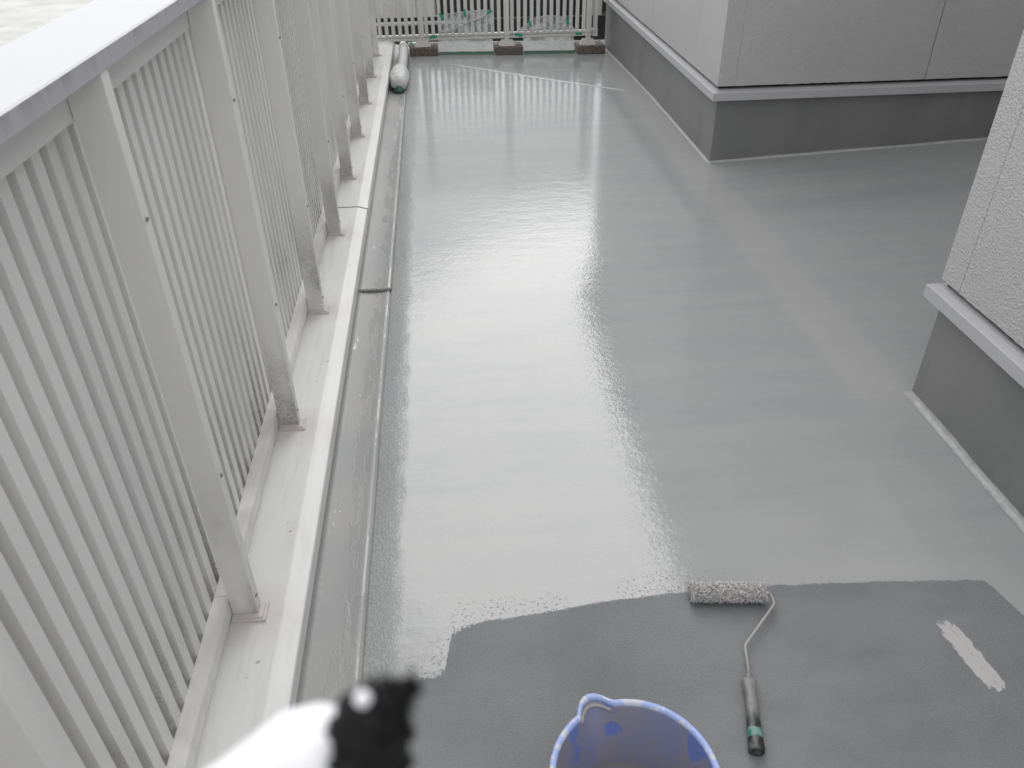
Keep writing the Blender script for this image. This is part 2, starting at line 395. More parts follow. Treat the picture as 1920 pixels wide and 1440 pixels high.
def densify(path, st=.12):
    out = []
    for a, b in zip(path, path[1:]):
        a, b = Vector(a), Vector(b); n = max(1, int((b-a).length/st))
        out += [tuple(a+(b-a)*k/n) for k in range(n)]
    return out+[tuple(path[-1])]
def cove(path, w):
    bm = bmesh.new(); R = w; prof = [(R*(1-math.sin(t)), R*(1-math.cos(t))) for t in [PI/2*k/5 for k in range(6)]]
    rows = sweep(bm, [(q+.0005, z+.0012) for q, z in prof], densify(path), False)
    for r in rows:
        for v in r:
            k = 1+.35*mnoise.noise(Vector((v.co.x*5, v.co.y*5, 0)))
            v.co.z = v.co.z*k + floor_height(v.co.x, v.co.y)
    return bm
far_path = [(WX, FY1), (WX, FY0), (4.2, FY0)]; near_path = [(4.2, NY), (WX, NY), (WX, -2.5)]
# outward is the open side: walk so that it lies on the left hand
tag(obj('floor_cove', cove(far_path[::-1], .012), M_cove, smooth=True), kind='structure')
tag(obj('floor_cove', cove(near_path[::-1], .018), M_cove, smooth=True), kind='structure')

bm = bmesh.new(); rows = []
for k in range(41):
    t = k/40; x = .10+1.16*t; y = 6.475-.935*t; w = .004+.010*math.sin(PI*min(1, t*1.15+.02))**.7*(1+.3*mnoise.noise(Vector((t*9,0,0)))); q = Vector((.629,.777))
    rows.append([bm.verts.new((x+q.x*o_, y+q.y*o_, floor_height(x+q.x*o_, y+q.y*o_)+z)) for o_, z in ((-w*1.6, .0002), (-w*.5, .0028), (w*.2, .0034), (w*.9, .0004))])
for a, b in zip(rows, rows[1:]):
    for i in range(3): bm.faces.new((a[i], a[i+1], b[i+1], b[i]))
tag(obj('fold_highlight_ridge', bm, M_cove, smooth=True), kind='structure')  # pale glossy lip added along the floor fold to bring out its highlight

# ------------------------------------------------------------------ parapet with its coping
par = empty('parapet', (-.47, 2.2, -3.5), 'low parapet wall with a pale metal coping running under the slatted railing', 'parapet')
bm = B(-.585, -.3755, -2.6, 6.895, -3.5, .083); obj('wall', bm, M_outer, par)
CP = [(-.602,.040),(-.602,.098),(-.598,.100),(-.404,.100),(-.400,.0995),(-.3625,.0885),(-.3600,.0855),(-.3585,.048),(-.3720,.046),(-.3720,.0836),(-.586,.0836),(-.586,.040)]
def cop(y0, y1): return prism(bmesh.new(), CP, y0, y1)
obj('coping', cop(-2.6, 3.398), M_cop, par); obj('coping', cop(3.404, 6.800), M_cop, par); obj('coping', cop(6.806, 6.90), M_cop, par)
JP = [(x-.0015 if x < -.5 else x+.0018, z+(.0018 if z > .08 else 0)) for x, z in CP[:8]] + [(-.361,.049),(-.3625,.084),(-.402,.0965),(-.600,.0965),(-.601,.045)]
obj('coping_joint', prism(bmesh.new(), [(x, z) for x, z in JP[:8]] + [(-.3600,.049),(-.3618,.0862),(-.4012,.0972),(-.5985,.0972)], 3.404, 3.462), M_cop, par)
bm = B(-.598, -.362, 3.3985, 3.4035, .05, .0835); obj('joint_gap', bm, M_dark, par)
childify(par)

# ------------------------------------------------------------------ railing
rail = empty('balcony_railing', (-.48, 2.2, .1), 'tall ivory slatted metal railing with a flat white cap along the left edge', 'railing')
PY = [1.148+.6545*i for i in range(-3, 9)]
cap = prism(bmesh.new(), [(-.590,1.198),(-.590,1.2215),(-.5885,1.224),(-.4505,1.224),(-.449,1.2225),(-.448,1.2215),(-.448,1.198),(-.4505,1.196),(-.4505,1.2005),(-.5875,1.2005),(-.5875,1.196)], -2.6, 6.92)
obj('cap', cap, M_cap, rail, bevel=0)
for a, b in zip(PY[:-1], PY[1:]):
    obj('top_rail', B(-.5365, -.504, a+.0145, b+.0135, 1.135, 1.1995), M_alu, rail, bevel=.0015)
    obj('bottom_rail', B(-.5365, -.5045, a+.0145, b+.0135, .112, .150), M_alu, rail, bevel=.0012)
obj('bottom_rail', B(-.5365, -.5045, PY[-1]+.0145, 6.88, .112, .150), M_alu, rail, bevel=.0012)
obj('top_rail', B(-.5365, -.504, PY[-1]+.0145, 6.88, 1.135, 1.1995), M_alu, rail, bevel=.0015)
bay = lambda a, b: obj('added_back_panel', B(-.5635, -.5615, a, b, .118, 1.190), M_slat, rail)  # sheet added behind the slats to keep the gaps between them dark
for a, b in zip(PY[:-1], PY[1:]): bay(a+.0165, b+.0115)
bay(PY[-1]+.0165, 6.88)
slat0 = None
for k in range(-48, 114):
    y = 1.118+.05035*k
    if slat0 is None:
        slat0 = obj('slat', B(-.0215, .0215, 0, .0272, 0, 1.072), M_slat, rail, bevel=.0012); slat0.location = (-.5585, y, .118)
    else: inst('slat', slat0, rail, (-.5585, y, .118))
post0 = None
for i, y in enumerate(PY):
    loc = (-.4768, y, .106)
    if post0 is None:
        post0 = obj('post', B(-.0262, .0262, 0, .028, 0, 1.0935), M_alu, rail, bevel=.0022, seg=2); post0.location = loc
        bm = bmesh.new(); box(bm, -.0275, .044, -.018, .030, -.0058, 0); plate0 = obj('base_plate', bm, M_plate, post0, bevel=.001)
        bm = bmesh.new(); box(bm, -.0262, .0262, -.0125, -.0005, 0, .0035); box(bm, .0272, .037, -.0125, .024, 0, .0032); lip0 = obj('base_lip', bm, M_plate, post0, bevel=.0008)
        bm = bmesh.new(); bmesh.ops.create_uvsphere(bm, u_segments=12, v_segments=6, radius=.0048); bmesh.ops.scale(bm, vec=(.7,1,1), verts=bm.verts)
        sc0 = obj('screw', bm, M_screw, post0, smooth=True); sc0.location = (.0268, .012, .044)
        screws = [sc0]
        for z in (.375, .88): s_ = sc0.copy(); s_.name = 'screw'; C.objects.link(s_); s_.parent = post0; s_.location = (.0268, .012, z); screws.append(s_)
        subs = [plate0, lip0]+screws
    else:
        p = inst('post', post0, rail, loc)
        for s_ in subs: c_ = s_.copy(); C.objects.link(c_); c_.parent = p
childify(rail)

# ------------------------------------------------------------------ house (right): plinth, drip trim, siding, roof
house = empty('house', (2.6, 3, 0), 'grey stucco house walls with a dark coated plinth on the right', 'house')
obj('plinth', B(WX, 4.6, FY0, FY1, -.25, .385), M_plinth, house)
obj('plinth', B(WX, 4.6, -2.5, NY, -.25, .385), M_plinth, house)
obj('plinth', B(4.2, 4.6, NY+.002, FY0-.002, -.25, .385), M_plinth, house)
TP = [(.001,.381),(.036,.3715),(.038,.370),(.038,.334),(.034,.331),(.034,.336),(.001,.338)]
obj('drip_trim', (lambda b: (sweep(b, TP, far_path[::-1]), b)[1])(bmesh.new()), M_trim, house)
obj('drip_trim', (lambda b: (sweep(b, TP, near_path[::-1]), b)[1])(bmesh.new()), M_trim, house)
obj('drip_trim', (lambda b: (sweep(b, TP, [(4.2, FY0-.04), (4.2, NY+.04)][::1]), b)[1])(bmesh.new()), M_trim, house)
# thin dark backing behind the siding joints
S0, S1 = .3985, 2.30; PR = .014
obj('backing', B(WX+.002, 4.6, FY0+.002, FY1-.01, .3855, 2.32), M_dark, house)
obj('backing', B(WX+.002, 4.6, -2.5, NY-.002, .3855, 2.32), M_dark, house)
obj('backing', B(4.202, 4.6, NY, FY0, .3855, 2.32), M_dark, house)
G = .0022
def ragged(bm):
    for v in bm.verts:
        if v.co.z < S0+.01: v.co.z += random.uniform(-.0012, .0012)
    return bm
def panel_x(x0, x1, ya, yb, wall_out=-1):               # panel facing -x
    bm = bmesh.new(); n = max(2, int((yb-ya)/.02))
    obj('siding_panel', ragged(box_grid(bm, x0, x1, ya+G, yb-G, S0, S1, n, 'y')), M_stucco, house, bevel=0)
def box_grid(bm, x0, x1, y0, y1, z0, z1, n, ax):
    rows = []
    for k in range(n+1):
        t = k/n
        if ax == 'y': y = y0+(y1-y0)*t; rows.append([bm.verts.new(c) for c in ((x0,y,z0),(x1,y,z0),(x1,y,z1),(x0,y,z1))])
        else: x = x0+(x1-x0)*t; rows.append([bm.verts.new(c) for c in ((x,y0,z0),(x,y1,z0),(x,y1,z1),(x,y0,z1))])
    for a, b in zip(rows, rows[1:]):
        for i in range(4): bm.faces.new((a[i], a[(i+1)%4], b[(i+1)%4], b[i]))
    bm.faces.new(rows[0]); bm.faces.new(rows[-1][::-1]); return bm
def panel_y(xa, xb, y0, y1):
    bm = bmesh.new(); n = max(2, int((xb-xa)/.02))
    obj('siding_panel', ragged(box_grid(bm, xa+G, xb-G, y0, y1, S0, S1, n, 'x')), M_stucco, house, bevel=0)
SX = WX-PR
def corner(xf, yf, dx, dy, lx, ly):                     # L-shaped corner piece, faces at xf and yf
    bm = bmesh.new(); t = .0135
    pts = [(xf,yf),(xf+dx*lx,yf),(xf+dx*lx,yf+dy*t),(xf+dx*t,yf+dy*t),(xf+dx*t,yf+dy*ly),(xf,yf+dy*ly)]
    lo = [bm.verts.new((x,y,S0)) for x,y in pts]; hi = [bm.verts.new((x,y,S1)) for x,y in pts]
    for i in range(6): bm.faces.new((lo[i], lo[(i+1)%6], hi[(i+1)%6], hi[i]))
    bm.faces.new(lo); bm.faces.new(hi); obj('siding_corner', bm, M_stucco, house)
corner(SX, FY0-PR, 1, 1, .088, .43)
obj('joint_filler', B(SX+.086, SX+.092, FY0-PR+.004, FY0-.001, S0+.004, S1), M_stucco, house)
obj('joint_filler', B(SX+.0035, WX+.001, NY+PR-.092, NY+PR-.086, S0+.004, S1), M_stucco, house)
ys = [FY0-PR+.43, 5.46, 6.45, FY1]
for a, b in zip(ys, ys[1:]): panel_x(SX, WX+.0015, a, b)
xs = [SX+.088, 2.47, 3.466, 4.184]
for a, b in zip(xs, xs[1:]): panel_y(a, b, FY0-PR, FY0+.0015)
corner(SX, NY+PR, 1, -1, .10, .088)
ys = [-2.4, -1.15, -.155, .84, NY+PR-.088]
for a, b in zip(ys, ys[1:]): panel_x(SX, WX+.0015, a, b)
xs = [SX+.10, 2.45, 3.45, 4.184]
for a, b in zip(xs, xs[1:]): panel_y(a, b, NY-.0015, NY+PR)
ys = [NY+PR+.002, 2.98, FY0-PR-.002]
for a, b in zip(ys, ys[1:]): panel_x(4.186, 4.2015, a, b)
for a, b in ((-2.6, 1.97), (3.97, 7.2)):
    rf = obj('roof', B(1.32, 4.9, a, b, 2.325, 2.47), M_soffit, house)
    bm = bmesh.new(); box(bm, 1.300, 1.3195, a-.02, b+.02, 2.30, 2.49); obj('fascia', bm, M_trim, rf)
obj('roof', B(1.32, 2.7, 1.992, 3.948, 2.325, 2.47), M_soffit, house)  # unseen slab and fascia added over the recess to shape shade and reflection
obj('fascia', B(1.300, 1.3195, 1.992, 3.948, 2.30, 2.49), M_trim, house)
childify(house)

# ------------------------------------------------------------------ far fence on blocks
FYF = 6.915
blocks = [(-.235, 6.80, .0, 'porous brown paving block nearest the white wrapped pipe, under the fence', 1.0), (.452, 6.80, .0, 'middle of the three weathered paving blocks under the far fence', 1.0), (1.125, 6.80, .05, 'right-hand weathered paving block under the far fence, in the corner by the plinth', 1.0)]
def block(x, y, rot, label, s):
    bm = bmesh.new(); box(bm, -.114, .114, -.10, .10, 0, .066)
    bmesh.ops.bevel(bm, geom=list(bm.edges), offset=.005, segments=1, affect='EDGES')
    bmesh.ops.subdivide_edges(bm, edges=list(bm.edges), cuts=5, use_grid_fill=True)
    for v in bm.verts: v.co += Vector((mnoise.noise(v.co*60), mnoise.noise(v.co*60+Vector((9,0,0))), mnoise.noise(v.co*60+Vector((0,9,0)))))*.0035
    o = obj('paving_block', bm, M_block); o.location = (x+.114, y+.10, floor_height(x+.114, y+.1)); o.rotation_euler = (0, 0, rot)
    return tag(o, label, 'block', 'blocks under the far fence')
for b in blocks: block(*b)
fence = empty('picket_fence', (.4, FYF, .05), 'low ivory picket fence with a bottom rail standing on blocks across the far end', 'fence')
obj('bottom_rail', B(-.500, 1.262, FYF-.016, FYF+.016, .094, .1365), M_fence, fence, bevel=.002)
obj('groove_shade_strip', B(-.500, 1.262, FYF-.0175, FYF-.0163, .1160, .1215), Mat('groove_shade', (.33,.32,.30), .6).m, fence)  # dark strip on the rail front, a groove's shade put into its colour
obj('top_rail', B(-.500, 1.30, FYF-.018, FYF+.018, 1.12, 1.16), M_fence, fence, bevel=.002)
pk = None
for k in range(34):
    x = -.462+.0532*k
    if x > 1.27: break
    if pk is None: pk = obj('picket', B(-.0135,.0135,-.008,.008,0,.983), M_fence, fence, bevel=.0012); pk.location = (x, FYF, .137)
    else: inst('picket', pk, fence, (x, FYF, .137))
ft = None
for i, x in enumerate((-.128, .556, 1.222)):
    zt = floor_height(x, FYF)+.068
    p = obj('fence_post', B(x-.0175, x+.0175, FYF-.0560, FYF-.0185, zt+.012, 1.16), M_fence, fence, bevel=.002)
    bm = bmesh.new(); bmesh.ops.create_uvsphere(bm, u_segments=10, v_segments=6, radius=.0055); bmesh.ops.translate(bm, vec=(x, FYF-.0565, .122), verts=bm.verts); obj('screw', bm, M_screw, p, smooth=True)
    bm = bmesh.new(); lo = [(-.066,-.045),(.066,-.045),(.066,.045),(-.066,.045)]; hi = [(-.045,-.028),(.045,-.028),(.045,.028),(-.045,.028)]
    a = [bm.verts.new((x+u, FYF-.037+v, zt-.003)) for u, v in lo]; b = [bm.verts.new((x+u, FYF-.037+v, zt+.036)) for u, v in hi]
    for k in range(4): bm.faces.new((a[k], a[(k+1)%4], b[(k+1)%4], b[k]))
    bm.faces.new(a); bm.faces.new(b); obj('post_foot', bm, M_foot, fence, bevel=.006, seg=2)
bk = obj('end_bracket', B(1.262, 1.300, FYF-.034, FYF+.016, .092, .145), M_fence, fence, bevel=.0015)
obj('end_post', B(1.268, 1.296, FYF-.03, FYF+.01, .1455, 1.12), M_fence, fence, bevel=.0015)
for x in (.60, 1.282):
    bm = bmesh.new(); bmesh.ops.create_uvsphere(bm, u_segments=10, v_segments=6, radius=.005); bmesh.ops.translate(bm, vec=(x, FYF-(.0175 if x < 1 else .035), .124), verts=bm.verts); obj('rail_screw', bm, M_screw, fence, smooth=True)
childify(fence)

# ------------------------------------------------------------------ plastic masking sheets
def inpoly(x, z, P):
    c = False; j = len(P)-1
    for i in range(len(P)):
        if (P[i][1] > z) != (P[j][1] > z) and x < (P[j][0]-P[i][0])*(z-P[i][1])/(P[j][1]-P[i][1])+P[i][0]: c = not c
        j = i
    return c
def masking(x0, x1, top, fold, label, tapes, sheet_x):
    r = empty('plastic_sheet', ((x0+x1)/2, 6.84, 0), label, 'plastic sheet')
    # film on the pickets: columns from the rail up to the outline
    bm = bmesh.new(); N, Mz = 46, 14; cols = []
    def tp(x):
        for (a, za), (b, zb) in zip(top, top[1:]):
            if a <= x <= b: return za+(zb-za)*(x-a)/(b-a)
        return .14
    for i in range(N+1):
        x = x0+(x1-x0)*i/N; zt = tp(x); col = []
        for j in range(Mz+1):
            z = .132+(zt-.132)*j/Mz
            dyy = .006*mnoise.noise(Vector((x*30+z*12, z*9, x0)))+.003*mnoise.noise(Vector((x*90+z*60, z*30, 4)))
            col.append(bm.verts.new((x, FYF-.0165+dyy-.006*(1-j/Mz), z)))
        cols.append(col)
    for a, b in zip(cols, cols[1:]):
        for j in range(Mz): bm.faces.new((a[j], b[j], b[j+1], a[j+1]))
    obj('film', bm, M_film, r, smooth=True)
    for f in fold:                                       # gathered rope-like folds of the film
        pts = []; n = 16
        for k in range(n+1):
            t = k/n*(len(f)-1); i = min(int(t), len(f)-2); u = t-i
            x = f[i][0]+(f[i+1][0]-f[i][0])*u; z = f[i][1]+(f[i+1][1]-f[i][1])*u
            pts.append((x, FYF-.026+.003*mnoise.noise(Vector((x*40, 0, z))), z+.003*mnoise.noise(Vector((x*50, 2, z)))))
        rad = [f_r*(.6+.5*abs(mnoise.noise(Vector((k*.9, x0, 1))))) for k, f_r in ((k, f[0][2]) for k in range(n+1))]
        obj('fold', tube(bmesh.new(), pts, rad, 7), M_sheet, r, smooth=True)
    # milky skirt below the rail
    bm = bmesh.new(); a0, a1 = sheet_x; rows = []
    for j in range(10):
        t = j/9; rows.append([])
        for i in range(60):
            x = a0+(a1-a0)*i/59; z = .0925-t*(.0925-floor_height(x, 6.83)-.030)
            y = FYF-.012-.073*t+.006*mnoise.noise(Vector((x*22+z*30, z*9, x0+5)))+.004*mnoise.noise(Vector((x*60+z*50, z*5, 2)))
            rows[-1].append(bm.verts.new((x, y, z)))
    for a, b in zip(rows, rows[1:]):
        for i in range(59): bm.faces.new((a[i], a[i+1], b[i+1], b[i]))
    obj('skirt', bm, M_sheet, r, smooth=True)
    bm = bmesh.new(); A = []
    for i in range(30):
        x = a0+(a1-a0)*i/29; zf = floor_height(x, 6.83); w = .002*mnoise.noise(Vector((x*20, 1, 1)))
        A.append([bm.verts.new((x, FYF-.087, zf+.026+w)), bm.verts.new((x, FYF-.094, zf+.004+w)), bm.verts.new((x, FYF-.090, zf+.003+w)), bm.verts.new((x, FYF-.083, zf+.025+w))])
    for a, b in zip(A, A[1:]):
        for k in range(4): bm.faces.new((a[k], a[(k+1)%4], b[(k+1)%4], b[k]))
    obj('tape_edge', bm, M_greenfilm, r)
    for (x, z, ang, L) in tapes:
        bm = bmesh.new(); n = 5; A = []
        for k in range(n+1):
            t = (k/n-.5)*L; d = .0015*math.sin(k*1.3)
            A.append([bm.verts.new((x+math.cos(ang)*t-math.sin(ang)*s*.0085, FYF-.033+(s+1)*.0005+d, z+math.sin(ang)*t+math.cos(ang)*s*.0085)) for s in (-1, 1)] )
        for a, b in zip(A, A[1:]): bm.faces.new((a[0], b[0], b[1], a[1]))
        o = obj('tape', bm, M_green, r); sm = o.modifiers.new('t', 'SOLIDIFY'); sm.thickness = .0012
    childify(r)
masking(.005, .452, [(.005,.19),(.02,.245),(.05,.285),(.237,.306),(.411,.312),(.44,.29),(.452,.265)],
        [((.01,.158,.010),(.10,.160),(.20,.205),(.32,.245),(.43,.285)), ((.05,.283,.004),(.237,.303),(.41,.312))],
        'clear plastic film fanning up to the right on the left half of the far fence',
        [(.035,.272,math.radians(-66),.055),(.222,.293,math.radians(-82),.055),(.418,.292,math.radians(42),.052),(-.040,.124,math.radians(8),.062)], (.000,.440))
masking(.655, 1.12, [(.655,.155),(.735,.205),(.80,.244),(.88,.256),(.97,.245),(1.045,.232),(1.07,.205),(1.12,.14)],
        [((.66,.150,.006),(.80,.158),(.92,.172),(1.03,.215)), ((.67,.165,.004),(.74,.208),(.81,.247),(.90,.257),(.98,.245),(1.04,.233)), ((.90,.145,.004),(1.02,.165),(1.10,.15))],
        'clear plastic film humped like a dome on the right half of the far fence',
        [(.742,.205,math.radians(-68),.055),(1.050,.213,math.radians(-80),.06),(.652,.120,math.radians(-14),.062),(1.145,.115,math.radians(0),.056)], (.690,1.108))

# ------------------------------------------------------------------ wrapped pipe lying in the channel
wp = empty('wrapped_pipe', (-.29, 6.3, .03), 'pipe wrapped in crumpled white plastic lying in the channel, its near end bulging', 'pipe')
prof = [(7.03,-.290,.052,.020),(6.98,-.288,.050,.030),(6.85,-.284,.046,.037),(6.70,-.280,.042,.036),(6.50,-.278,.038,.033),(6.36,-.280,.036,.033),(6.22,-.284,.040,.038),(6.10,-.287,.048,.052),(6.00,-.290,.055,.064),(5.90,-.290,.055,.066),(5.82,-.291,.050,.062),(5.765,-.292,.043,.052),(5.74,-.292,.040,.035)]
def wrap(bm, prof, n=28, sub=5):
    rows = []
    for (ya, xa, za, ra), (yb, xb, zb, rb) in zip(prof, prof[1:]):
        for s in range(sub):
            t = s/sub; rows.append((ya+(yb-ya)*t, xa+(xb-xa)*t, za+(zb-za)*t, ra+(rb-ra)*t))
    rows.append(prof[-1]); R = []
    for (y, x, z, r) in rows:
        row = []
        for k in range(n):
            a = 2*PI*k/n; w = 1+.13*mnoise.noise(Vector((math.cos(a)*3, math.sin(a)*3, y*5)))+.09*abs(mnoise.noise(Vector((math.cos(a)*7, math.sin(a)*7, y*14))))
            row.append(bm.verts.new((x+math.cos(a)*r*w, y, max(-.008, z+math.sin(a)*r*w))))
        R.append(row)
    for a, b in zip(R, R[1:]):
        for k in range(n): bm.faces.new((a[k], a[(k+1)%n], b[(k+1)%n], b[k]))
    bm.faces.new(R[0]); bm.faces.new(R[-1][::-1]); return bm
obj('plastic_wrap', wrap(bmesh.new(), prof), M_wrap, wp, smooth=True)
obj('tape', wrap(bmesh.new(), [(5.79,-.2915,.000,.040),(5.76,-.292,-.002,.040),(5.730,-.292,-.004,.036),(5.716,-.292,-.006,.02)]), M_greenfilm, wp, smooth=True)
bm = tube(bmesh.new(), [(-.245,6.95,.056),(-.20,6.97,.056),(-.17,7.0,.05)], .018, 10); obj('pipe_elbow', bm, M_wrap, wp, smooth=True)
bm = tube(bmesh.new(), [(-.232,6.955,.056),(-.215,6.962,.056)], .0205, 10); obj('green_band', bm, M_green, wp, smooth=True)
childify(wp)
cb = bmesh.new()
for q in range(3):
    pts = [(-.352+.008*q, 6.05-.03*q, .006+.004*q),(-.356+.006*q, 5.93, .02),(-.345+.01*q, 5.83-.02*q, .01),(-.315, 5.745-.015*q, -.003),(-.27, 5.725-.012*q, -.003),(-.245, 5.76, 0)]
    tube(cb, pts, .0022, 6)
tag(obj('cable', cb, M_cable, smooth=True), 'thin black cable looped round the end of the white wrapped pipe', 'cable')

# ------------------------------------------------------------------ neighbouring building past the fence
nb = empty('neighbour_building', (.5, 9.3, -3.5), 'pale ribbed wall and dark cladding of the building beyond the far fence', 'building')
bm = bmesh.new(); P = []; x = -1.7; k = 0
while x < .03:
    P += [(x, 9.0), (x+.012, 8.985), (x+.082, 8.985), (x+.094, 9.0)]; x += .20; k += 1
lo = [bm.verts.new((a, b, -.07)) for a, b in P]; hi = [bm.verts.new((a, b, .62)) for a, b in P]
for i in range(len(P)-1): bm.faces.new((lo[i], lo[i+1], hi[i+1], hi[i]))
obj('ribbed_wall', bm, M_rib, nb)
obj('wall', B(-1.7, .035, 9.002, 12, -3.5, .60), M_clad, nb); obj('wall', B(.036, 7, 8.99, 12, -3.5, .62), M_clad, nb)
obj('sill', B(-1.7, .034, 8.97, 9.0, -.085, -.0705), M_rib, nb)
obj('pipe', tube(bmesh.new(), [(-1.7, 8.93, -.135), (.3, 8.93, -.135)], .02, 10), M_rib, nb, smooth=True)
for z in (-.11,): obj('thin_rail', tube(bmesh.new(), [(.05, 8.93, z), (3.5, 8.93, z)], .008, 8), Mat('dull_rail', (.12,.12,.12), .5).m, nb, smooth=True)
for x in (.30,.55,.83,1.10,1.36,1.62): obj('clad_panel', B(x, x+.10, 8.975, 8.989, -.08, .55), Mat('dark_clad_panel', (.022,.023,.025), .35).m, nb)
obj('corner_column', B(1.50, 1.60, 8.3, 8.45, .0, .60), M_rib, nb)
obj('corner_base', B(1.45, 1.75, 8.3, 8.5, -3.5, -.002), M_clad, nb)
childify(nb)
# ------------------------------------------------------------------ bucket
BX, BY, BR, BH = .2422, .665, .1370, .220
bk = empty('bucket', (BX, BY, 0), 'round blue plastic paint bucket with a spout, its inside smeared with grey paint', 'bucket')
n = 96; sa = math.atan2(.812-BY, .1905-BX)             # spout direction
def spout(a):
    d = (a-sa+PI)%(2*PI)-PI; return max(0, math.cos(d/.245*PI/2)) if abs(d) < .245 else 0
prof = [(.0,.004,0),(.097,.004,0),(.101,.010,0),(.110,.07,0),(.121,.15,.15),(.1265,.19,.7),(.1265,.205,1),(.1265,.2140,1),(.1283,.2187,1),(.1345,.2205,1),(.1370,.2180,1),(.1378,.2145,1),(.1372,.205,1),(.1345,.2045,1),(.1290,.19,.7),(.1235,.15,.15),(.1130,.07,0),(.1035,.003,0),(.0,.0,0)]
bm = bmesh.new(); R = []
for (r, z, k) in prof[1:-1]:
    R.append([bm.verts.new((BX+math.cos(a)*(r+.024*k*spout(a)), BY+math.sin(a)*(r+.024*k*spout(a)), z)) for a in [2*PI*i/n for i in range(n)]])
for a, b in zip(R, R[1:]):
    for i in range(n): bm.faces.new((a[i], a[(i+1)%n], b[(i+1)%n], b[i]))
bm.faces.new(R[0]); bm.faces.new(R[-1][::-1])
obj('tub', bm, M_bucket, bk, smooth=True)
# lip web across the spout mouth: the thin grey ledge seen inside it
bm = bmesh.new(); rows = []
for i in range(25):
    a = sa-.235+.47*i/24; s_ = spout(a); r1 = .1300+.024*s_; w = .010*min(1, s_*3+.15)
    rows.append([bm.verts.new((BX+math.cos(a)*q, BY+math.sin(a)*q, z)) for q, z in ((r1,.2060),(r1-w,.2045),(r1-w,.2015),(r1,.2020))])
for a, b in zip(rows, rows[1:]):
    for k in range(4): bm.faces.new((a[k], a[(k+1)%4], b[(k+1)%4], b[k]))
bm.faces.new(rows[0]); bm.faces.new(rows[-1][::-1])
obj('spout_ledge', bm, Mat('dried_paint_ledge', (.46,.44,.42), .5).m, bk, smooth=True)
bm = bmesh.new(); R = []
for q in range(8):
    r = .1095*q/7
    R.append([bm.verts.new((BX+math.cos(2*PI*i/48)*r, BY+math.sin(2*PI*i/48)*r, .066+.0012*mnoise.noise(Vector((math.cos(2*PI*i/48)*q, math.sin(2*PI*i/48)*q, 0))))) for i in range(48)] if q else [bm.verts.new((BX, BY, .066))])
for i in range(48): bm.faces.new((R[0][0], R[1][i], R[1][(i+1)%48]))
for a, b in zip(R[1:], R[2:]):
    for i in range(48): bm.faces.new((a[i], b[i], b[(i+1)%48], a[(i+1)%48]))
pl = obj('paint', bm, M_paint, bk, smooth=True)
ea = math.atan2(.737-BY, .383-BX)                       # handle ear
bm = B(-.004, .008, -.013, .013, -.030, .004)
e = obj('handle_ear', bm, M_cable, bk, bevel=.005, seg=3, smooth=True)
childify(bk)
e.matrix_parent_inverse = Matrix.Translation(-bk.location); e.location = (BX+math.cos(ea)*.140, BY+math.sin(ea)*.140, .190); e.rotation_euler = (0, 0, ea)

# ------------------------------------------------------------------ paint roller
ro = empty('paint_roller', (.59, 1.0, 0), 'paint roller with a shaggy grey-soaked cover and smeared handle lying on the dry floor', 'paint roller')
A0, A1 = Vector((.4975, 1.1815, .0235)), Vector((.6665, 1.1640, .0235)); ax = (A1-A0).normalized(); LL = (A1-A0).length
sd_ = Vector((0,0,1)); fw = ax.cross(sd_).normalized()
core = tube(bmesh.new(), [A0, A1], .0165, 20); core_o = obj('cover_core', core, M_nap, ro, smooth=True)
bm = bmesh.new(); rr = random.Random(11)
for k in range(1700):
    t = rr.random(); a = rr.uniform(0, 2*PI); d = fw*math.cos(a)+sd_*math.sin(a)
    base = A0+ax*(t*LL)+d*.0145; L = rr.uniform(.0090, .0140)
    clump = Vector((mnoise.noise(Vector((t*34, a*2.6, 0))), mnoise.noise(Vector((t*34, a*2.6, 7))), 0))
    tg = fw*(-math.sin(a))+sd_*math.cos(a)
    dr = (d + ax*clump.x*1.6 + tg*clump.y*1.6 + Vector((rr.uniform(-.25,.25), rr.uniform(-.25,.25), rr.uniform(-.25,.25)))).normalized()
    mid = base+dr*L*.6; tip = base+(dr+tg*clump.x*.9).normalized()*L
    if tip.z < .0012: tip.z = .0012
    u = dr.cross(ax); u = u.normalized() if u.length > .01 else tg; v = dr.cross(u)
    w = rr.uniform(.0019, .0032)
    r1 = [bm.verts.new(base+(u*math.cos(q)+v*math.sin(q))*w*.9) for q in (0, 2.09, 4.19)]
    r2 = [bm.verts.new(mid+(u*math.cos(q)+v*math.sin(q))*w) for q in (0, 2.09, 4.19)]
    tp_ = bm.verts.new(tip)
    for i in range(3): bm.faces.new((r1[i], r1[(i+1)%3], r2[(i+1)%3], r2[i])); bm.faces.new((r2[i], r2[(i+1)%3], tp_))
tag(obj('nap', bm, M_nap, ro, smooth=True), kind='stuff')
def smooth_path(P, r=.008, n=5):
    out = [Vector(P[0])]
    for i in range(1, len(P)-1):
        a, b, c_ = Vector(P[i-1]), Vector(P[i]), Vector(P[i+1]); p0 = b+(a-b).normalized()*r; p1 = b+(c_-b).normalized()*r
        for k in range(n+1): t = k/n; out.append(p0*(1-t)**2+b*2*t*(1-t)+p1*t*t)
    return out+[Vector(P[-1])]
wire = smooth_path([tuple(A1-ax*.01), (.6765,1.1635,.0235), (.6785,1.1340,.0200), (.5765,1.0340,.016), (.5595,.955,.0165)], .007)
obj('wire_frame', tube(bmesh.new(), wire, .0031, 10), M_wire, ro, smooth=True)
ha, hb = Vector((.5600,.9640,.0165)), Vector((.5205,.7985,.0150)); hd_ = hb-ha
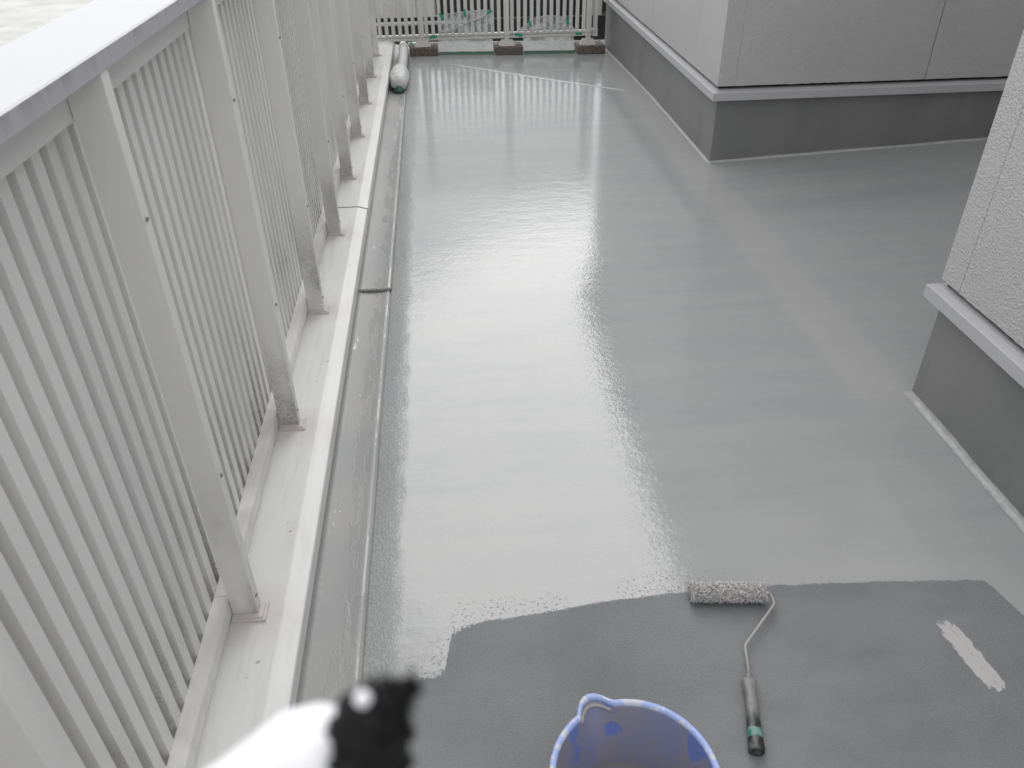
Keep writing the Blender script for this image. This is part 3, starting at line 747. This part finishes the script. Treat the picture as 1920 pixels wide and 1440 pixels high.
sec = [(0,.005,.005),(.04,.0065,.006),(.055,.0055,.0055),(.075,.0135,.0095),(.11,.0150,.0110),(.16,.0140,.0110),(.24,.0115,.0105),(.32,.0108,.0105),(.45,.0118,.0112),(.62,.0134,.0122),(.80,.0146,.0130),(.93,.0152,.0135),(.975,.0158,.0140),(1.0,.0150,.0135)]
bm = bmesh.new(); R = []; u = Vector((hd_.y, -hd_.x, 0)).normalized(); nn = 20
for (t, rx, rz) in sec:
    p = ha+hd_*t; R.append([bm.verts.new(p+u*math.copysign(abs(math.cos(2*PI*k/nn))**.8, math.cos(2*PI*k/nn))*rx+Vector((0,0,1))*math.copysign(abs(math.sin(2*PI*k/nn))**.8, math.sin(2*PI*k/nn))*rz) for k in range(nn)])
inner_r = [bm.verts.new(ha+hd_*.998+(v.co-(ha+hd_))*.66) for v in R[-1]]; deep = [bm.verts.new(ha+hd_*.90+(v.co-(ha+hd_*.998))*.85) for v in inner_r]
R += [inner_r, deep]
for a, b in zip(R, R[1:]):
    for k in range(nn): bm.faces.new((a[k], a[(k+1)%nn], b[(k+1)%nn], b[k]))
bm.faces.new(R[0][::-1]); bm.faces.new(R[-1])
obj('handle', bm, M_handle, ro, smooth=True)
bm = bmesh.new(); R = []
for (t, rx, rz) in ((.735,.0144,.0131),(.74,.0148,.0136),(.845,.0155,.0141),(.85,.0150,.0136)):
    p = ha+hd_*t; R.append([bm.verts.new(p+u*math.copysign(abs(math.cos(2*PI*k/nn))**.8, math.cos(2*PI*k/nn))*rx+Vector((0,0,1))*math.copysign(abs(math.sin(2*PI*k/nn))**.8, math.sin(2*PI*k/nn))*rz) for k in range(nn)])
for a, b in zip(R, R[1:]):
    for k in range(nn): bm.faces.new((a[k], a[(k+1)%nn], b[(k+1)%nn], b[k]))
obj('handle_band', bm, M_hband, ro, smooth=True)
childify(ro)

# ------------------------------------------------------------------ white cloth with black fuzzy tip, held close to the lens
def lens(px, py, d): return Vector((0,0,1.45)) + (cw + cs*((px-960)/1488.14) + cu*((720-py)/1488.14))*d
cl = empty('cloth', lens(560, 1500, .15), 'out-of-focus white cloth with a ragged black fuzzy tip at the bottom edge', 'cloth')
def lump(pts, n=24, sub=8, amp=.08, fr=60, seed=0):
    bm = bmesh.new(); R = []; P = []
    for (a, ra), (b, rb) in zip(pts, pts[1:]):
        for s in range(sub): t = s/sub; P.append((a.lerp(b, t), ra+(rb-ra)*t))
    P.append(pts[-1])
    for i, (p, r) in enumerate(P):
        d = (P[min(i+1, len(P)-1)][0]-P[max(i-1, 0)][0]).normalized(); u_ = d.cross(cw).normalized(); v_ = u_.cross(d)
        R.append([bm.verts.new(p+(u_*math.cos(q)+v_*math.sin(q))*r*(1+amp*mnoise.noise((p+(u_*math.cos(q)+v_*math.sin(q))*r)*fr+Vector((seed,0,0)))*2)) for q in [2*PI*k/n for k in range(n)]])
    for a, b in zip(R, R[1:]):
        for k in range(n): bm.faces.new((a[k], a[(k+1)%n], b[(k+1)%n], b[k]))
    bm.faces.new(R[0]); bm.faces.new(R[-1][::-1]); return bm
PXM = .155/1488.14
W = [(lens(330,1720,.165), 200*PXM),(lens(450,1575,.160), 152*PXM),(lens(532,1482,.157), 122*PXM),(lens(590,1410,.155), 96*PXM),(lens(630,1372,.155), 66*PXM),(lens(655,1350,.155), 30*PXM)]
obj('white_fabric', lump(W, amp=.03), M_white, cl, smooth=True)
K = [(lens(772,1284,.152), 7*PXM),(lens(757,1298,.152), 22*PXM),(lens(722,1322,.152), 50*PXM),(lens(702,1350,.152), 66*PXM),(lens(694,1395,.152), 72*PXM),(lens(688,1450,.152), 72*PXM),(lens(680,1530,.152), 70*PXM)]
bf = obj('black_tip', lump(K, amp=.22, fr=420), M_fur, cl, smooth=True)
bm = bmesh.new(); rr = random.Random(5)
for k in range(900):
    i = rr.randrange(len(K)-1); t = rr.random(); p = K[i][0].lerp(K[i+1][0], t); r = K[i][1]+(K[i+1][1]-K[i][1])*t
    d = Vector((rr.gauss(0,1), rr.gauss(0,1), rr.gauss(0,1))).normalized(); b0 = p+d*r*.9; L = rr.uniform(8,30)*PXM; w = 3.2*PXM
    q = d.cross(Vector((.3,.5,.8))).normalized(); a_, b_, c_ = bm.verts.new(b0-q*w), bm.verts.new(b0+q*w), bm.verts.new(b0+(d+Vector((rr.uniform(-.4,.4),rr.uniform(-.4,.4),rr.uniform(-.4,.4)))).normalized()*L)
    e_ = bm.verts.new(b0+d.cross(q)*w); bm.faces.new((a_, b_, c_)); bm.faces.new((b_, e_, c_)); bm.faces.new((e_, a_, c_))
tag(obj('fuzz', bm, M_fur, cl), kind='stuff')
bm = bmesh.new(); bmesh.ops.create_uvsphere(bm, u_segments=16, v_segments=10, radius=15*PXM); bmesh.ops.translate(bm, vec=lens(680,1310,.143), verts=bm.verts)
obj('white_dot', bm, M_white, cl, smooth=True)
childify(cl)
